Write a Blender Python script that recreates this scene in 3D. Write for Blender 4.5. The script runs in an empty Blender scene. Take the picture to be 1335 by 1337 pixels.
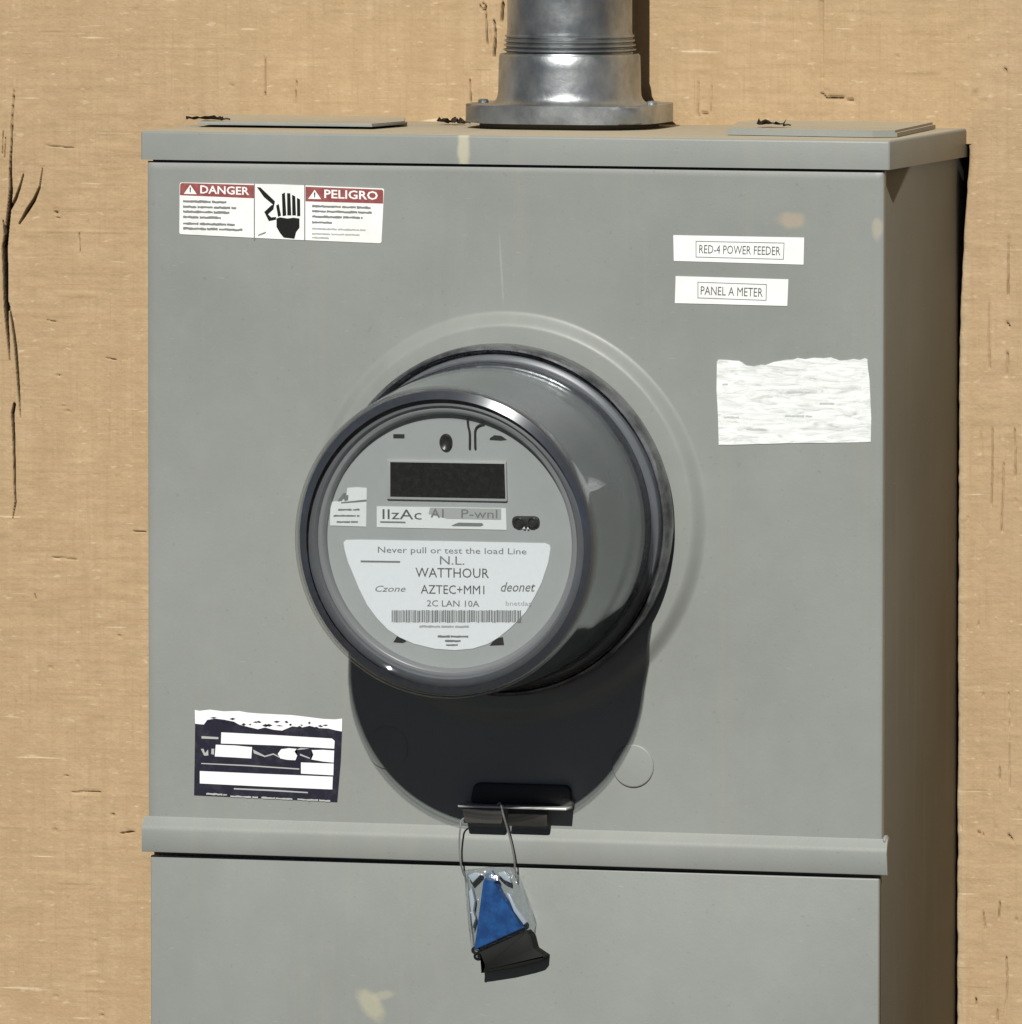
import bpy, bmesh, math, random
import numpy as np
from mathutils import Vector, Matrix
random.seed(7); RNG = np.random.default_rng(11)
C = bpy.context.scene.collection
D = 0.1580                      # how far the cabinet front stands proud of the wall face (wall face is y = 0)

# ------------------------------------------------------------------ camera
YAW, PITCH, ROLL, FPX = 0.28971, 0.07578, 0.00058, 14712.0
FW = Vector((-math.sin(YAW)*math.cos(PITCH), math.cos(YAW)*math.cos(PITCH), -math.sin(PITCH)))
RT0 = Vector((math.cos(YAW), math.sin(YAW), 0)); UP0 = RT0.cross(FW)
RT = math.cos(ROLL)*RT0 + math.sin(ROLL)*UP0
UP = -math.sin(ROLL)*RT0 + math.cos(ROLL)*UP0
CAM = Vector((-0.00046, -D, -0.18014)) - FW*5.8721
cd = bpy.data.cameras.new('camera'); cam = bpy.data.objects.new('camera', cd); C.objects.link(cam)
cd.sensor_fit = 'HORIZONTAL'; cd.sensor_width = 36.0; cd.lens = 36.0*FPX/1335.0
cd.clip_start = 0.1; cd.clip_end = 500
cam.matrix_world = Matrix.Translation(CAM) @ Matrix((RT, UP, -FW)).transposed().to_4x4()
bpy.context.scene.camera = cam

# ------------------------------------------------------------------ light
SUN_DIR = Vector((0.06, -1.0, 0.725)).normalized()      # towards the sun
w = bpy.data.worlds.new('World'); bpy.context.scene.world = w; w.use_nodes = True
nt = w.node_tree; nt.nodes.clear()
sky = nt.nodes.new('ShaderNodeTexSky'); sky.sky_type = 'NISHITA'; sky.sun_disc = False; sky.air_density = .15; sky.dust_density = .5; sky.ozone_density = .6; sky.altitude = 2500
sky.sun_elevation = math.asin(SUN_DIR.z); sky.sun_rotation = math.atan2(SUN_DIR.x, SUN_DIR.y)
bg = nt.nodes.new('ShaderNodeBackground'); bg.inputs[1].default_value = 0.05
wo = nt.nodes.new('ShaderNodeOutputWorld')
nt.links.new(sky.outputs[0], bg.inputs[0]); nt.links.new(bg.outputs[0], wo.inputs[0])
sl = bpy.data.lights.new('sun', 'SUN'); sl.energy = 5.0; sl.angle = math.radians(0.53); sl.color = (1.0, 0.975, 0.93)
so = bpy.data.objects.new('sun', sl); C.objects.link(so)
so.rotation_euler = SUN_DIR.to_track_quat('Z', 'Y').to_euler(); so.location = (0.3, -4, 4)
vs = bpy.context.scene.view_settings
bpy.context.scene.cycles.max_bounces = 6; bpy.context.scene.cycles.diffuse_bounces = 3; bpy.context.scene.cycles.glossy_bounces = 3; bpy.context.scene.cycles.transparent_max_bounces = 12
vs.view_transform = 'Standard'; vs.look = 'None'; vs.exposure = -0.10; vs.gamma = 1.0; vs.use_curve_mapping = False

# ------------------------------------------------------------------ materials
def nmat(name, col=(.5,.5,.5), rough=.5, metal=0.0, spec=.5):
    m = bpy.data.materials.new(name); m.use_nodes = True
    b = m.node_tree.nodes['Principled BSDF']
    b.inputs['Base Color'].default_value = (*col, 1); b.inputs['Roughness'].default_value = rough
    b.inputs['Metallic'].default_value = metal; b.inputs['Specular IOR Level'].default_value = spec
    return m
class NB:
    """small node-graph builder"""
    def __init__(s, m): s.m = m; s.t = m.node_tree; s.b = s.t.nodes['Principled BSDF']; s.co = s.t.nodes.new('ShaderNodeTexCoord')
    def n(s, typ, **kw):
        x = s.t.nodes.new(typ)
        for k, v in kw.items(): setattr(x, k, v)
        return x
    def l(s, a, b): s.t.links.new(a, b)
    def mapped(s, scale, loc=(0,0,0), rot=(0,0,0)):
        mp = s.n('ShaderNodeMapping'); mp.inputs['Scale'].default_value = scale; mp.inputs['Location'].default_value = loc
        mp.inputs['Rotation'].default_value = rot
        s.l(s.co.outputs['Object'], mp.inputs['Vector']); return mp.outputs[0]
    def noise(s, scale, detail=3, rough=.55, vec=None, dist=0):
        x = s.n('ShaderNodeTexNoise'); x.inputs['Scale'].default_value = scale; x.inputs['Detail'].default_value = detail
        x.inputs['Roughness'].default_value = rough; x.inputs['Distortion'].default_value = dist
        s.l(vec if vec is not None else s.co.outputs['Object'], x.inputs['Vector']); return x.outputs['Fac']
    def ramp(s, fac, stops):
        r = s.n('ShaderNodeValToRGB'); e = r.color_ramp.elements
        while len(e) < len(stops): e.new(0.5)
        for el, (p, c) in zip(e, stops):
            el.position = p; el.color = (*c, 1) if len(c) == 3 else c
        s.l(fac, r.inputs[0]); return r.outputs[0]
    def math(s, op, a, b=None, clamp=False):
        x = s.n('ShaderNodeMath', operation=op); x.use_clamp = clamp
        for i, v in enumerate((a, b)):
            if v is None: continue
            if isinstance(v, (int, float)): x.inputs[i].default_value = v
            else: s.l(v, x.inputs[i])
        return x.outputs[0]
    def mix(s, fac, a, b, mode='MIX'):
        x = s.n('ShaderNodeMix', data_type='RGBA', blend_type=mode)
        for sock, v in ((x.inputs[0], fac), (x.inputs[6], a), (x.inputs[7], b)):
            if isinstance(v, (int, float)): sock.default_value = v
            elif isinstance(v, tuple): sock.default_value = (*v, 1)
            else: s.l(v, sock)
        return x.outputs[2]
    def bump(s, h, strength, dist, prev=None):
        x = s.n('ShaderNodeBump'); x.inputs['Strength'].default_value = strength; x.inputs['Distance'].default_value = dist
        s.l(h, x.inputs['Height'])
        if prev is not None: s.l(prev, x.inputs['Normal'])
        return x.outputs[0]
    def blob(s, cx, cz, rx, rz, jag=.5, sc=90, rot=0.0):
        """soft edged irregular spot at (cx, cz) in object X/Z"""
        mp = s.n('ShaderNodeMapping', vector_type='POINT')
        sep = s.n('ShaderNodeSeparateXYZ'); s.l(s.co.outputs['Object'], sep.inputs[0])
        dx = s.math('SUBTRACT', sep.outputs[0], cx); dz = s.math('SUBTRACT', sep.outputs[2], cz)
        c, sn = math.cos(rot), math.sin(rot)
        a = s.math('ADD', s.math('MULTIPLY', dx, c), s.math('MULTIPLY', dz, sn))
        b = s.math('SUBTRACT', s.math('MULTIPLY', dz, c), s.math('MULTIPLY', dx, sn))
        a = s.math('DIVIDE', a, rx); b = s.math('DIVIDE', b, rz)
        r = s.math('SQRT', s.math('ADD', s.math('MULTIPLY', a, a), s.math('MULTIPLY', b, b)))
        r = s.math('ADD', r, s.math('MULTIPLY', s.math('SUBTRACT', s.noise(sc, 4), .5), jag*2))
        x = s.n('ShaderNodeMapRange', interpolation_type='SMOOTHSTEP'); s.l(r, x.inputs[0])
        x.inputs[1].default_value = .55; x.inputs[2].default_value = 1.25; x.inputs[3].default_value = 1; x.inputs[4].default_value = 0
        return x.outputs[0]

def paint_mat(name, base, blobs=(), dusty=True, rough=.42):
    m = nmat(name, base, rough, 0, .3); g = NB(m)
    f = g.noise(9, 3); f2 = g.noise(60, 3, .65)
    a = tuple(x*.93 for x in base); b = tuple(x*1.06 for x in base)
    col = g.ramp(f, [(.3, a), (.7, b)])
    col = g.mix(g.math('MULTIPLY', g.math('SUBTRACT', f2, .45, True), .7), col, tuple(x*1.18 for x in base))
    sp = g.ramp(g.noise(420, 2, .5), [(.69, (0,0,0)), (.76, (1,1,1))])     # fine grime specks
    col = g.mix(g.math('MULTIPLY', sp, .22), col, (.10,.10,.085))
    st = g.ramp(g.noise(1.0, 5, .6, g.mapped((85, 85, 5.0))), [(.55, (0,0,0)), (.8, (1,1,1))])  # faint run-off streaks
    col = g.mix(g.math('MULTIPLY', st, .16), col, (.36,.35,.29))
    cl = g.ramp(g.noise(5, 4, .6), [(.35, (0,0,0)), (.7, (1,1,1))])                         # chalky patches
    col = g.mix(g.math('MULTIPLY', cl, .16), col, (.36,.375,.35))
    sc_ = g.ramp(g.noise(1, 2, .5, g.mapped((150, 150, 1400), rot=(0, .5, 0))), [(.735, (0,0,0)), (.76, (1,1,1))])     # hairline scratches
    col = g.mix(g.math('MULTIPLY', sc_, .30), col, (.42,.43,.40))
    for (cx, cz, rx, rz, rot, c, amt) in blobs:
        col = g.mix(g.math('MULTIPLY', g.blob(cx, cz, rx, rz, .45, 150, rot), amt), col, c)
    if dusty:
        geo = g.n('ShaderNodeNewGeometry'); sep = g.n('ShaderNodeSeparateXYZ'); g.l(geo.outputs['Normal'], sep.inputs[0])
        up = g.ramp(sep.outputs[2], [(.90, (0,0,0)), (.985, (1,1,1))])
        dn = g.ramp(g.noise(34, 5, .7), [(.3, (.7,.7,.7)), (.6, (1,1,1))])
        col = g.mix(g.math('MULTIPLY', up, dn), col, (.44,.38,.27))
        ru = g.math('ADD', g.math('MULTIPLY', up, .4), g.math('ADD', g.math('MULTIPLY', f2, .16), rough-.08))
    else: ru = g.math('ADD', g.math('MULTIPLY', f2, .16), rough-.08)
    g.l(col, g.b.inputs['Base Color']); g.l(ru, g.b.inputs['Roughness'])
    nb = g.bump(g.noise(700, 2), .10, .0006); nb = g.bump(g.noise(16, 1), .22, .0010, nb)
    g.l(nb, g.b.inputs['Normal'])
    return m

M = {}
# ------------------------------------------------------------------ geometry helpers
def ray(px, py):
    return (FW + RT*((px-667.5)/FPX) - UP*((py-668.5)/FPX))
def at(px, py, y):
    """the point on the vertical plane at depth y that the photograph shows at (px, py)"""
    r = ray(px, py); t = (y - CAM.y)/r.y
    return CAM + r*t
def link(name, me, mat=None, parent=None, smooth=None, loc=None):
    o = bpy.data.objects.new(name, me); C.objects.link(o)
    if mat is not None: me.materials.append(mat)
    if parent is not None: o.parent = parent
    if loc is not None: o.location = loc
    if smooth is not None:
        me.shade_smooth(); me.set_sharp_from_angle(angle=math.radians(smooth))
    return o
def tag(o, label=None, cat=None, group=None, kind=None):
    for k, v in (('label', label), ('category', cat), ('group', group), ('kind', kind)):
        if v: o[k] = v
    return o
def empty(name, loc, rot=(0,0,0)):
    o = bpy.data.objects.new(name, None); C.objects.link(o); o.location = loc; o.rotation_euler = rot
    o.empty_display_size = .02; return o
def bmo(name, bm, mat, parent=None, smooth=30):
    bmesh.ops.recalc_face_normals(bm, faces=bm.faces)
    me = bpy.data.meshes.new(name); bm.to_mesh(me); bm.free()
    return link(name, me, mat, parent, smooth)
def box_bm(x0, x1, y0, y1, z0, z1, bev=0, seg=2):
    bm = bmesh.new(); bmesh.ops.create_cube(bm, size=1)
    for v in bm.verts:
        v.co = Vector((x0+(x1-x0)*(v.co.x+.5), y0+(y1-y0)*(v.co.y+.5), z0+(z1-z0)*(v.co.z+.5)))
    if bev: bmesh.ops.bevel(bm, geom=bm.edges[:], offset=bev, segments=seg, profile=.5, affect='EDGES')
    return bm
def prism_bm(pts, y0, y1, bev=0, seg=2):
    """polygon in (x, z) extruded from y0 (front) to y1 (back)"""
    bm = bmesh.new(); n = len(pts)
    f = [bm.verts.new((p[0], y0, p[1])) for p in pts]; b = [bm.verts.new((p[0], y1, p[1])) for p in pts]
    ff = bm.faces.new(f); bm.faces.new(b[::-1])
    for i in range(n): bm.faces.new((f[i], b[i], b[(i+1)%n], f[(i+1)%n]))
    bmesh.ops.recalc_face_normals(bm, faces=bm.faces)
    if bev:
        ed = [e for e in bm.edges if abs(e.verts[0].co.y-y0) < 1e-7 and abs(e.verts[1].co.y-y0) < 1e-7]
        bmesh.ops.bevel(bm, geom=ed, offset=bev, segments=seg, profile=.5, affect='EDGES')
    return bm
def lathe_bm(prof, n=96, axis='Y', closed=False):
    """prof: list of (r, t); revolved about the Y axis (t along -Y) or the Z axis (t along +Z)"""
    bm = bmesh.new(); rings = []
    for r, t in prof:
        ring = []
        if r < 1e-6:
            ring = [bm.verts.new((0, -t, 0) if axis == 'Y' else (0, 0, t))]
        else:
            for i in range(n):
                a = 2*math.pi*i/n
                ring.append(bm.verts.new((r*math.cos(a), -t, r*math.sin(a)) if axis == 'Y' else (r*math.cos(a), r*math.sin(a), t)))
        rings.append(ring)
    seq = list(zip(rings, rings[1:])) + ([(rings[-1], rings[0])] if closed else [])
    for A, B in seq:
        for i in range(n):
            j = (i+1) % n
            if len(A) == 1 and len(B) == 1: continue
            if len(A) == 1: bm.faces.new((A[0], B[i], B[j]))
            elif len(B) == 1: bm.faces.new((A[i], B[0], A[j]))
            else: bm.faces.new((A[i], B[i], B[j], A[j]))
    return bm
def tube_bm(pts, r, n=10, bm=None):
    bm = bm or bmesh.new(); pts = [Vector(p) for p in pts]; prev = None; rr = r if isinstance(r, (list, tuple)) else [r]*len(pts)
    u = None
    for k, p in enumerate(pts):
        d = (pts[min(k+1, len(pts)-1)] - pts[max(k-1, 0)]).normalized()
        if u is None: u = d.orthogonal().normalized()
        u = (u - d*u.dot(d)).normalized(); v = d.cross(u)
        ring = [bm.verts.new(p + (u*math.cos(2*math.pi*i/n) + v*math.sin(2*math.pi*i/n))*rr[k]) for i in range(n)]
        if prev:
            for i in range(n): bm.faces.new((prev[i], prev[(i+1)%n], ring[(i+1)%n], ring[i]))
        else: bm.faces.new(ring[::-1])
        prev = ring
    bm.faces.new(prev); return bm
def smooth_path(pts, sub=6):
    pts = [Vector(p) for p in pts]; out = []
    for i in range(len(pts)-1):
        p0, p1, p2, p3 = pts[max(i-1,0)], pts[i], pts[i+1], pts[min(i+2, len(pts)-1)]
        for k in range(sub):
            t = k/sub
            out.append(.5*((2*p1) + (p2-p0)*t + (2*p0-5*p1+4*p2-p3)*t*t + (3*p1-p0-3*p2+p3)*t**3))
    return out + [pts[-1]]
def round_poly(pts, r, seg=5):
    out = []; n = len(pts)
    for i in range(n):
        p = Vector(pts[i]); a = Vector(pts[i-1]) - p; b = Vector(pts[(i+1)%n]) - p
        a.normalize(); b.normalize()
        for k in range(seg+1):
            t = k/seg; q0 = p + a*r*(1-t); q1 = p + b*r*t
            out.append((q0*(1-t) + q1*t) if True else p)
    return [(v.x, v.y) for v in out]

class Plane:
    """a plane facing the viewer (local -Y) on which print is laid; px positions are looked up in the photograph"""
    def __init__(s, y, M=None): s.y = y; s.M = M; s.Mi = M.inverted() if M is not None else None
    def __call__(s, px, py):
        if s.M is None: p = at(px, py, s.y); return (p.x, p.z)
        o = s.Mi @ CAM; d = s.Mi.to_3x3() @ ray(px, py); t = (s.y - o.y)/d.y; p = o + d*t
        return (p.x, p.z)
    def poly(s, pts): return [s(*p) for p in pts]
STK = 0.00035       # sticker thickness
def sheet(name, plane, pts, mat, parent, lift=0.0, thick=STK, r=0):
    """thin printed or glued sheet on a plane"""
    q = plane.poly(pts)
    if r: q = round_poly(q, r)
    y = plane.y - lift
    return bmo(name, prism_bm(q, y-thick, y), mat, parent, 20)
TXT = {}
def text(plane, body, quad, mat, parent, lift, bold=0.0, name='lettering', shear=0.0, space=1.0):
    """lettering fitted into a quad (TL, TR, BR, BL)"""
    key = (body, bold, shear, space)
    cu = bpy.data.curves.new('lettering', 'FONT'); cu.body = body; cu.size = 1; cu.offset = bold; cu.shear = shear; cu.space_character = space
    cu.resolution_u = 2
    ob = bpy.data.objects.new('lettering', cu); C.objects.link(ob)
    dg = bpy.context.evaluated_depsgraph_get(); me = bpy.data.meshes.new_from_object(ob.evaluated_get(dg))
    bpy.data.objects.remove(ob); bpy.data.curves.remove(cu)
    co = np.empty(len(me.vertices)*3); me.vertices.foreach_get('co', co); co = co.reshape(-1, 3)
    lo = co.min(0); hi = co.max(0); u = (co[:,0]-lo[0])/(hi[0]-lo[0]); v = (co[:,1]-lo[1])/(hi[1]-lo[1])
    TL, TR, BR, BL = [np.array(plane(*p)) for p in quad]
    q = (BL[None]*((1-u)*(1-v))[:,None] + BR[None]*(u*(1-v))[:,None] + TR[None]*(u*v)[:,None] + TL[None]*((1-u)*v)[:,None])
    co2 = np.stack([q[:,0], np.full(len(q), plane.y-lift), q[:,1]], -1); me.vertices.foreach_set('co', co2.ravel()); me.update()
    me.name = name
    me.materials.clear()
    return link(name, me, mat, parent)
def rect(x0, y0, x1, y1, sl=0.0):
    """quad in px with a downward slope sl to the right"""
    d = (x1-x0)*sl; return [(x0,y0), (x1,y0+d), (x1,y1+d), (x0,y1)]
def flat_poly(name, plane, pts, mat, parent, lift):
    q = plane.poly(pts); bm = bmesh.new(); f = bm.faces.new([bm.verts.new((a, plane.y-lift, b)) for a, b in q])
    bmesh.ops.triangulate(bm, faces=[f])
    me = bpy.data.meshes.new(name); bm.to_mesh(me); bm.free(); return link(name, me, mat, parent)
def word_line(plane, x0, y, x1, h, mat, parent, lift, sl=.03, seed=0, name='text_line'):
    """a line of print too small to read: word-long dashes of uneven height"""
    rr = random.Random(seed); bm = bmesh.new(); x = x0
    while x < x1-2:
        wl = min(rr.uniform(14, 40), x1-x); yy = y + (x-x0)*sl
        k = max(2, int(wl/2.6)); up = []; dn = []
        for i in range(k+1):
            xx = x + wl*i/k
            up.append((xx, yy + (xx-x)*sl - h*(.5+rr.uniform(-.18,.3)))); dn.append((xx, yy + (xx-x)*sl + h*(.5+rr.uniform(-.2,.12))))
        for i in range(k):
            q = [up[i], up[i+1], dn[i+1], dn[i]]
            bm.faces.new([bm.verts.new((a, plane.y-lift, b)) for a, b in plane.poly(q)])
        x += wl + rr.uniform(.8, 1.6)
    me = bpy.data.meshes.new(name); bm.to_mesh(me); bm.free(); return link(name, me, mat, parent)
def frame_line(name, plane, pts, wpx, mat, parent, lift):
    """thin printed outline along a closed px polygon"""
    bm = bmesh.new(); n = len(pts); cx = sum(p[0] for p in pts)/n; cy = sum(p[1] for p in pts)/n
    o = []; i_ = []
    for (x, y) in pts:
        d = math.hypot(x-cx, y-cy); sx = (1 if x > cx else -1)*wpx; sy = (1 if y > cy else -1)*wpx
        o.append((x, y)); i_.append((x-sx, y-sy))
    V = [bm.verts.new((a, plane.y-lift, b)) for a, b in plane.poly(o)]; U = [bm.verts.new((a, plane.y-lift, b)) for a, b in plane.poly(i_)]
    for k in range(n): bm.faces.new((V[k], V[(k+1)%n], U[(k+1)%n], U[k]))
    me = bpy.data.meshes.new(name); bm.to_mesh(me); bm.free(); return link(name, me, mat, parent)

# ------------------------------------------------------------------ numpy noise
def vnoise(x, z, seed):
    r = np.random.default_rng(seed); T = r.random((256, 256)); xi = np.floor(x).astype(int); zi = np.floor(z).astype(int)
    fx = x-xi; fz = z-zi; fx = fx*fx*(3-2*fx); fz = fz*fz*(3-2*fz)
    g = lambda a, b: T[a & 255, b & 255]
    return (g(xi,zi)*(1-fx)+g(xi+1,zi)*fx)*(1-fz) + (g(xi,zi+1)*(1-fx)+g(xi+1,zi+1)*fx)*fz

# ------------------------------------------------------------------ the wall
W_ = lambda px, py: (lambda p: (p.x, p.z))(at(px, py, 0.0))
CRACKS = [  # px polylines (x, y, half width in px), depth in mm
    ([(19,118,.6),(16,160,.9),(14,205,1.3),(14,250,2.3),(9,300,2.6),(6,325,3.4),(7,360,3.3),(8,400,2.8),(10,440,1.8),(12,470,.8)], 5),
    ([(31,228,.7),(26,244,1.2),(20,260,1.7),(14,272,1.2)], 3.5), ([(56,220,.5),(52,244,1.0),(44,262,1.9),(36,274,2.1),(25,292,.9)], 4),
    ([(4,288,.8),(6,305,1.6),(9,312,1.2)], 4), ([(4,170,.4),(3,200,.6)], 2),
    ([(11,396,1.2),(16,420,1.5),(20,455,1.8),(24,505,1.6),(27,545,.6)], 4), ([(19,528,1.7),(17,540,2.0),(18,575,1.7),(19,620,1.4),(20,655,1.2),(16,677,.5)], 4),
    ([(7,180,.5),(6,205,.6)], 2), ([(72,274,.9),(76,284,.6)], 2.5), ([(62,418,.5),(76,420,.4)], 2),
    ([(104,305,.4),(105,330,.5)], 1.5), ([(347,75,.4),(347,118,.6),(346,124,.9)], 1.5), ([(388,105,.4),(386,135,.5)], 1.5),
    ([(634,12,.6),(635,30,.8),(636,58,1.0)], 2.5), ([(645,26,.9),(647,45,1.2),(645,72,1.6)], 3), ([(657,4,1.5),(655,26,1.8)], 4),
    ([(627,6,.9),(628,11,1.1),(633,13,.9),(635,8,.9),(630,4,.8)], 2.5), ([(614,104,.5),(615,132,.9)], 2.5), ([(640,40,.4),(641,56,.7)], 1.5),
    ([(913,108,.4),(912,150,.7)], 2), ([(930,112,.4),(929,146,.6)], 2), ([(912,150,.8),(921,148,1.2),(930,150,.6)], 2),
    ([(1073,120,.8),(1080,128,1.2),(1095,127,1.0),(1115,131,.9)], 2.5), ([(1075,0,.3),(1073,120,.5)], 1.2),
    ([(1275,118,1.0),(1275,127,1.0)], 2), ([(1314,90,1.0),(1315,96,1.0)], 2), ([(1318,310,.5),(1317,350,.9),(1317,385,1.2)], 2.2), ([(1316,422,1.0),(1319,426,1.2)], 2.5),
    ([(1316,462,1.0),(1315,490,.5)], 2), ([(1292,390,.3),(1292,480,.8)], 2), ([(1297,560,.6),(1297,590,.8),(1295,660,.9)], 2.2),
    ([(1311,605,.6),(1310,650,.7),(1308,694,.9)], 2.2), ([(1326,560,.5),(1327,590,.6),(1326,622,1.3)], 2.2), ([(1282,560,.4),(1281,590,.4)], 1.2),
    ([(1306,1003,.8),(1306,1018,.9)], 2.5), ([(1318,905,.4),(1319,1030,.6)], 2), ([(1278,1087,1.0),(1285,1090,.6)], 2), ([(1317,1090,1.0),(1322,1096,1.4)], 2.5),
    ([(1306,1180,1.1),(1305,1200,.8)], 2.5), ([(1285,1193,.9),(1287,1212,.6)], 2), ([(1315,1250,.9),(1316,1280,.9),(1314,1320,.5)], 2.2), ([(1275,1305,1.1),(1276,1312,.9)], 2.5),
    ([(1303,1318,.7),(1303,1335,.9)], 2), ([(160,1088,.6),(174,1086,.9)], 2.5), ([(96,1034,.6),(130,1034,.9)], 1.8), ([(112,890,.6),(113,908,.6)], 1.6), ([(181,830,.5),(182,855,.7)], 1.6),
    ([(140,468,.6),(150,469,.8)], 2), ([(176,694,.8),(190,694,.8)], 2), ([(70,728,.5),(98,730,.6)], 1.3), ([(60,190,.5),(95,193,.8)], 1.5), ([(45,776,.6),(47,782,.6)], 1.5),
]
crack_segs = []
for pl, dep in CRACKS:
    for a, b in zip(pl, pl[1:]):
        A = W_(a[0], a[1]); B = W_(b[0], b[1]); crack_segs.append((A, B, a[2]/2505, b[2]/2505, dep*.001*(.42 if (pl[0][0] > 800 or abs(pl[0][1]-pl[-1][1]) < 25) else 1)))
rp = np.random.default_rng(5)
pits = [(rp.uniform(-.31,.30), rp.uniform(-.50,.14), rp.uniform(.0003,.0008), rp.uniform(.0004,.0015), rp.uniform(.8,3.0)) for _ in range(170)]
def edge_x(z):
    """the ragged saw cut in the siding right of the cabinet: wide at the top, closing further down"""
    zz = np.asarray(z, dtype=float)
    e = 0.1993 + 0.0050*np.clip((zz+.100)/.100, 0, 1)**1.3
    return e + .0006*(vnoise(zz*60+7, zz*0+3.3, 3)-.5) + .0005*(vnoise(zz*230+2, zz*0+1.3, 4)-.5) + .0004
def wall_h(x, z):
    h = np.zeros_like(x)
    wob = .004*(vnoise(x*9+31, z*5, 21)-.5)
    s1 = vnoise(x*22+5, (z+wob*.4)*330, 1); s2 = vnoise(x*55, z*460+17, 2); s3 = vnoise(x*8+9, z*95+3, 6)
    pm = np.clip(vnoise(x*11+2, z*13+4, 17)*2.2-.6, 0, 1); h += (.00012*(s1-.5) + .00010*(s2-.5))*(.4+pm) + .00022*(s3-.5)
    h += .00035*(vnoise(x*150+1, z*210, 18)-.5)*pm + .0003*(vnoise(x*60, z*75, 19)-.5)
    ridge = np.clip(vnoise(x*17+40, z*240+9, 8)-.78, 0, 1)/.22; h += .00055*ridge*np.clip(vnoise(x*70, z*60, 9)*1.8-.7, 0, 1)
    g = vnoise(x*480, z*14+4, 12); h -= .00022*np.clip(g-.72, 0, 1)/.28*np.clip(vnoise(x*20, z*6, 13)*2-.8, 0, 1)
    h += .0012*(vnoise(x*7+3, z*4+8, 14)-.5)
    for (px, pz, rx, rz, d) in pits:
        m = (np.abs(x-px) < rx*2) & (np.abs(z-pz) < rz*2)
        if m.any():
            q = ((x[m]-px)/rx)**2 + ((z[m]-pz)/rz)**2; h[m] -= d*.0006*np.clip(1.6-q, 0, 1)
    for A, B, ra, rb, dep in crack_segs:
        R = max(ra, rb)*2.2+.0004
        m = (x > min(A[0],B[0])-R) & (x < max(A[0],B[0])+R) & (z > min(A[1],B[1])-R) & (z < max(A[1],B[1])+R)
        if not m.any(): continue
        dx, dz = B[0]-A[0], B[1]-A[1]; L2 = dx*dx+dz*dz+1e-12
        xx = x[m] + .0005*(vnoise(z[m]*75, z[m]*0+2, 15)-.5)
        t = np.clip(((xx-A[0])*dx+(z[m]-A[1])*dz)/L2, 0, 1); dist = np.hypot(xx-A[0]-t*dx, z[m]-A[1]-t*dz); rad = ra+(rb-ra)*t
        h[m] = np.minimum(h[m], h[m]*0 - 3.2*dep*np.clip(1.35-dist/rad, 0, 1))
    return h
def crack_shade(h): return np.clip((-h-.0006)/.0050, 0, 1)
def grid_mesh(X, Z, H, flip=False):
    nz, nx = X.shape; co = np.stack([X, -H, Z], -1).reshape(-1, 3)
    i = np.arange(nz*nx).reshape(nz, nx); a, b, c, d = i[:-1,:-1], i[:-1,1:], i[1:,1:], i[1:,:-1]
    return co, np.stack([a, b, c, d], -1).reshape(-1, 4)
def mesh_np(name, co, fc):
    me = bpy.data.meshes.new(name); me.vertices.add(len(co)); me.vertices.foreach_set('co', co.astype(np.float32).ravel())
    me.loops.add(fc.size); me.loops.foreach_set('vertex_index', fc.astype(np.int32).ravel()); me.polygons.add(len(fc))
    me.polygons.foreach_set('loop_start', np.arange(0, fc.size, 4, dtype=np.int32)); me.update(calc_edges=True); me.validate(); return me
def spaced(a, b, fine, dx=.0014, df=.00045):   # df: column spacing where there are splits
    out = [a]
    while out[-1] < b-1e-9:
        x = out[-1]; s = df if any(f0 <= x <= f1 for f0, f1 in fine) else dx; out.append(min(x+s, b))
    return np.array(out)
fx = lambda a, b: (W_(a, 600)[0], W_(b, 600)[0])
XL, XR, ZT, ZB, HZ, HL, HB = -.45, .40, .16, -.62, .008, -.185, -.60
fine_top = [fx(-4, 62), fx(340, 352), fx(384, 392), fx(610, 664), fx(908, 934), fx(1070, 1118), fx(1272, 1278), fx(1312, 1318)]
co_all = []; fc_all = []; off = 0
def addpatch(X, Z, H=None):
    global off
    co, fc = grid_mesh(X, Z, wall_h(X.ravel(), Z.ravel()).reshape(X.shape) if H is None else H); co_all.append(co); fc_all.append(fc+off); off += len(co)
zs_top = np.linspace(HZ, ZT, 150)[::-1]; X, Z = np.meshgrid(spaced(XL, XR, fine_top), zs_top); addpatch(X, Z)
zs_mid = np.linspace(HB, HZ, 540)[::-1]; X, Z = np.meshgrid(spaced(XL, HL, [fx(-4, 62), fx(103,107), fx(111,114)], .0013, .00021), np.linspace(HB, HZ, 1150)[::-1]); addpatch(X, Z)
e = edge_x(zs_mid); s = np.linspace(0, 1, 330); X = e[:,None] + (XR-e)[:,None]*s[None]**1.35; Z = np.repeat(zs_mid[:,None], len(s), 1)
H = wall_h(X.ravel(), Z.ravel()).reshape(X.shape); H = H - .0016*np.exp(-((X-e[:,None])/.0011)) + .0004*np.exp(-((X-e[:,None]-.004)/.002)**2); addpatch(X, Z, H)
Xe = np.stack([e, e+.0002], 1); Ze = np.repeat(zs_mid[:,None], 2, 1)                # the saw-cut edge, going back into the wall
co = np.stack([np.stack([e, -(H[:,0]), zs_mid], -1), np.stack([e, e*0+.014, zs_mid], -1)], 1).reshape(-1, 3)
i = np.arange(len(co)).reshape(-1, 2); fc_all.append(np.stack([i[:-1,1], i[:-1,0], i[1:,0], i[1:,1]], -1)+off); co_all.append(co); off += len(co)
for (x0, x1, z0, z1) in ((-1.6, XL, -1.55, 1.2), (XR, 1.6, -1.55, 1.2), (XL, XR, ZT, 1.2), (XL, XR, -1.55, HB)):
    X, Z = np.meshgrid(np.linspace(x0, x1, 30), np.linspace(z1, z0, 40)); addpatch(X, Z, np.zeros_like(X))
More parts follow.
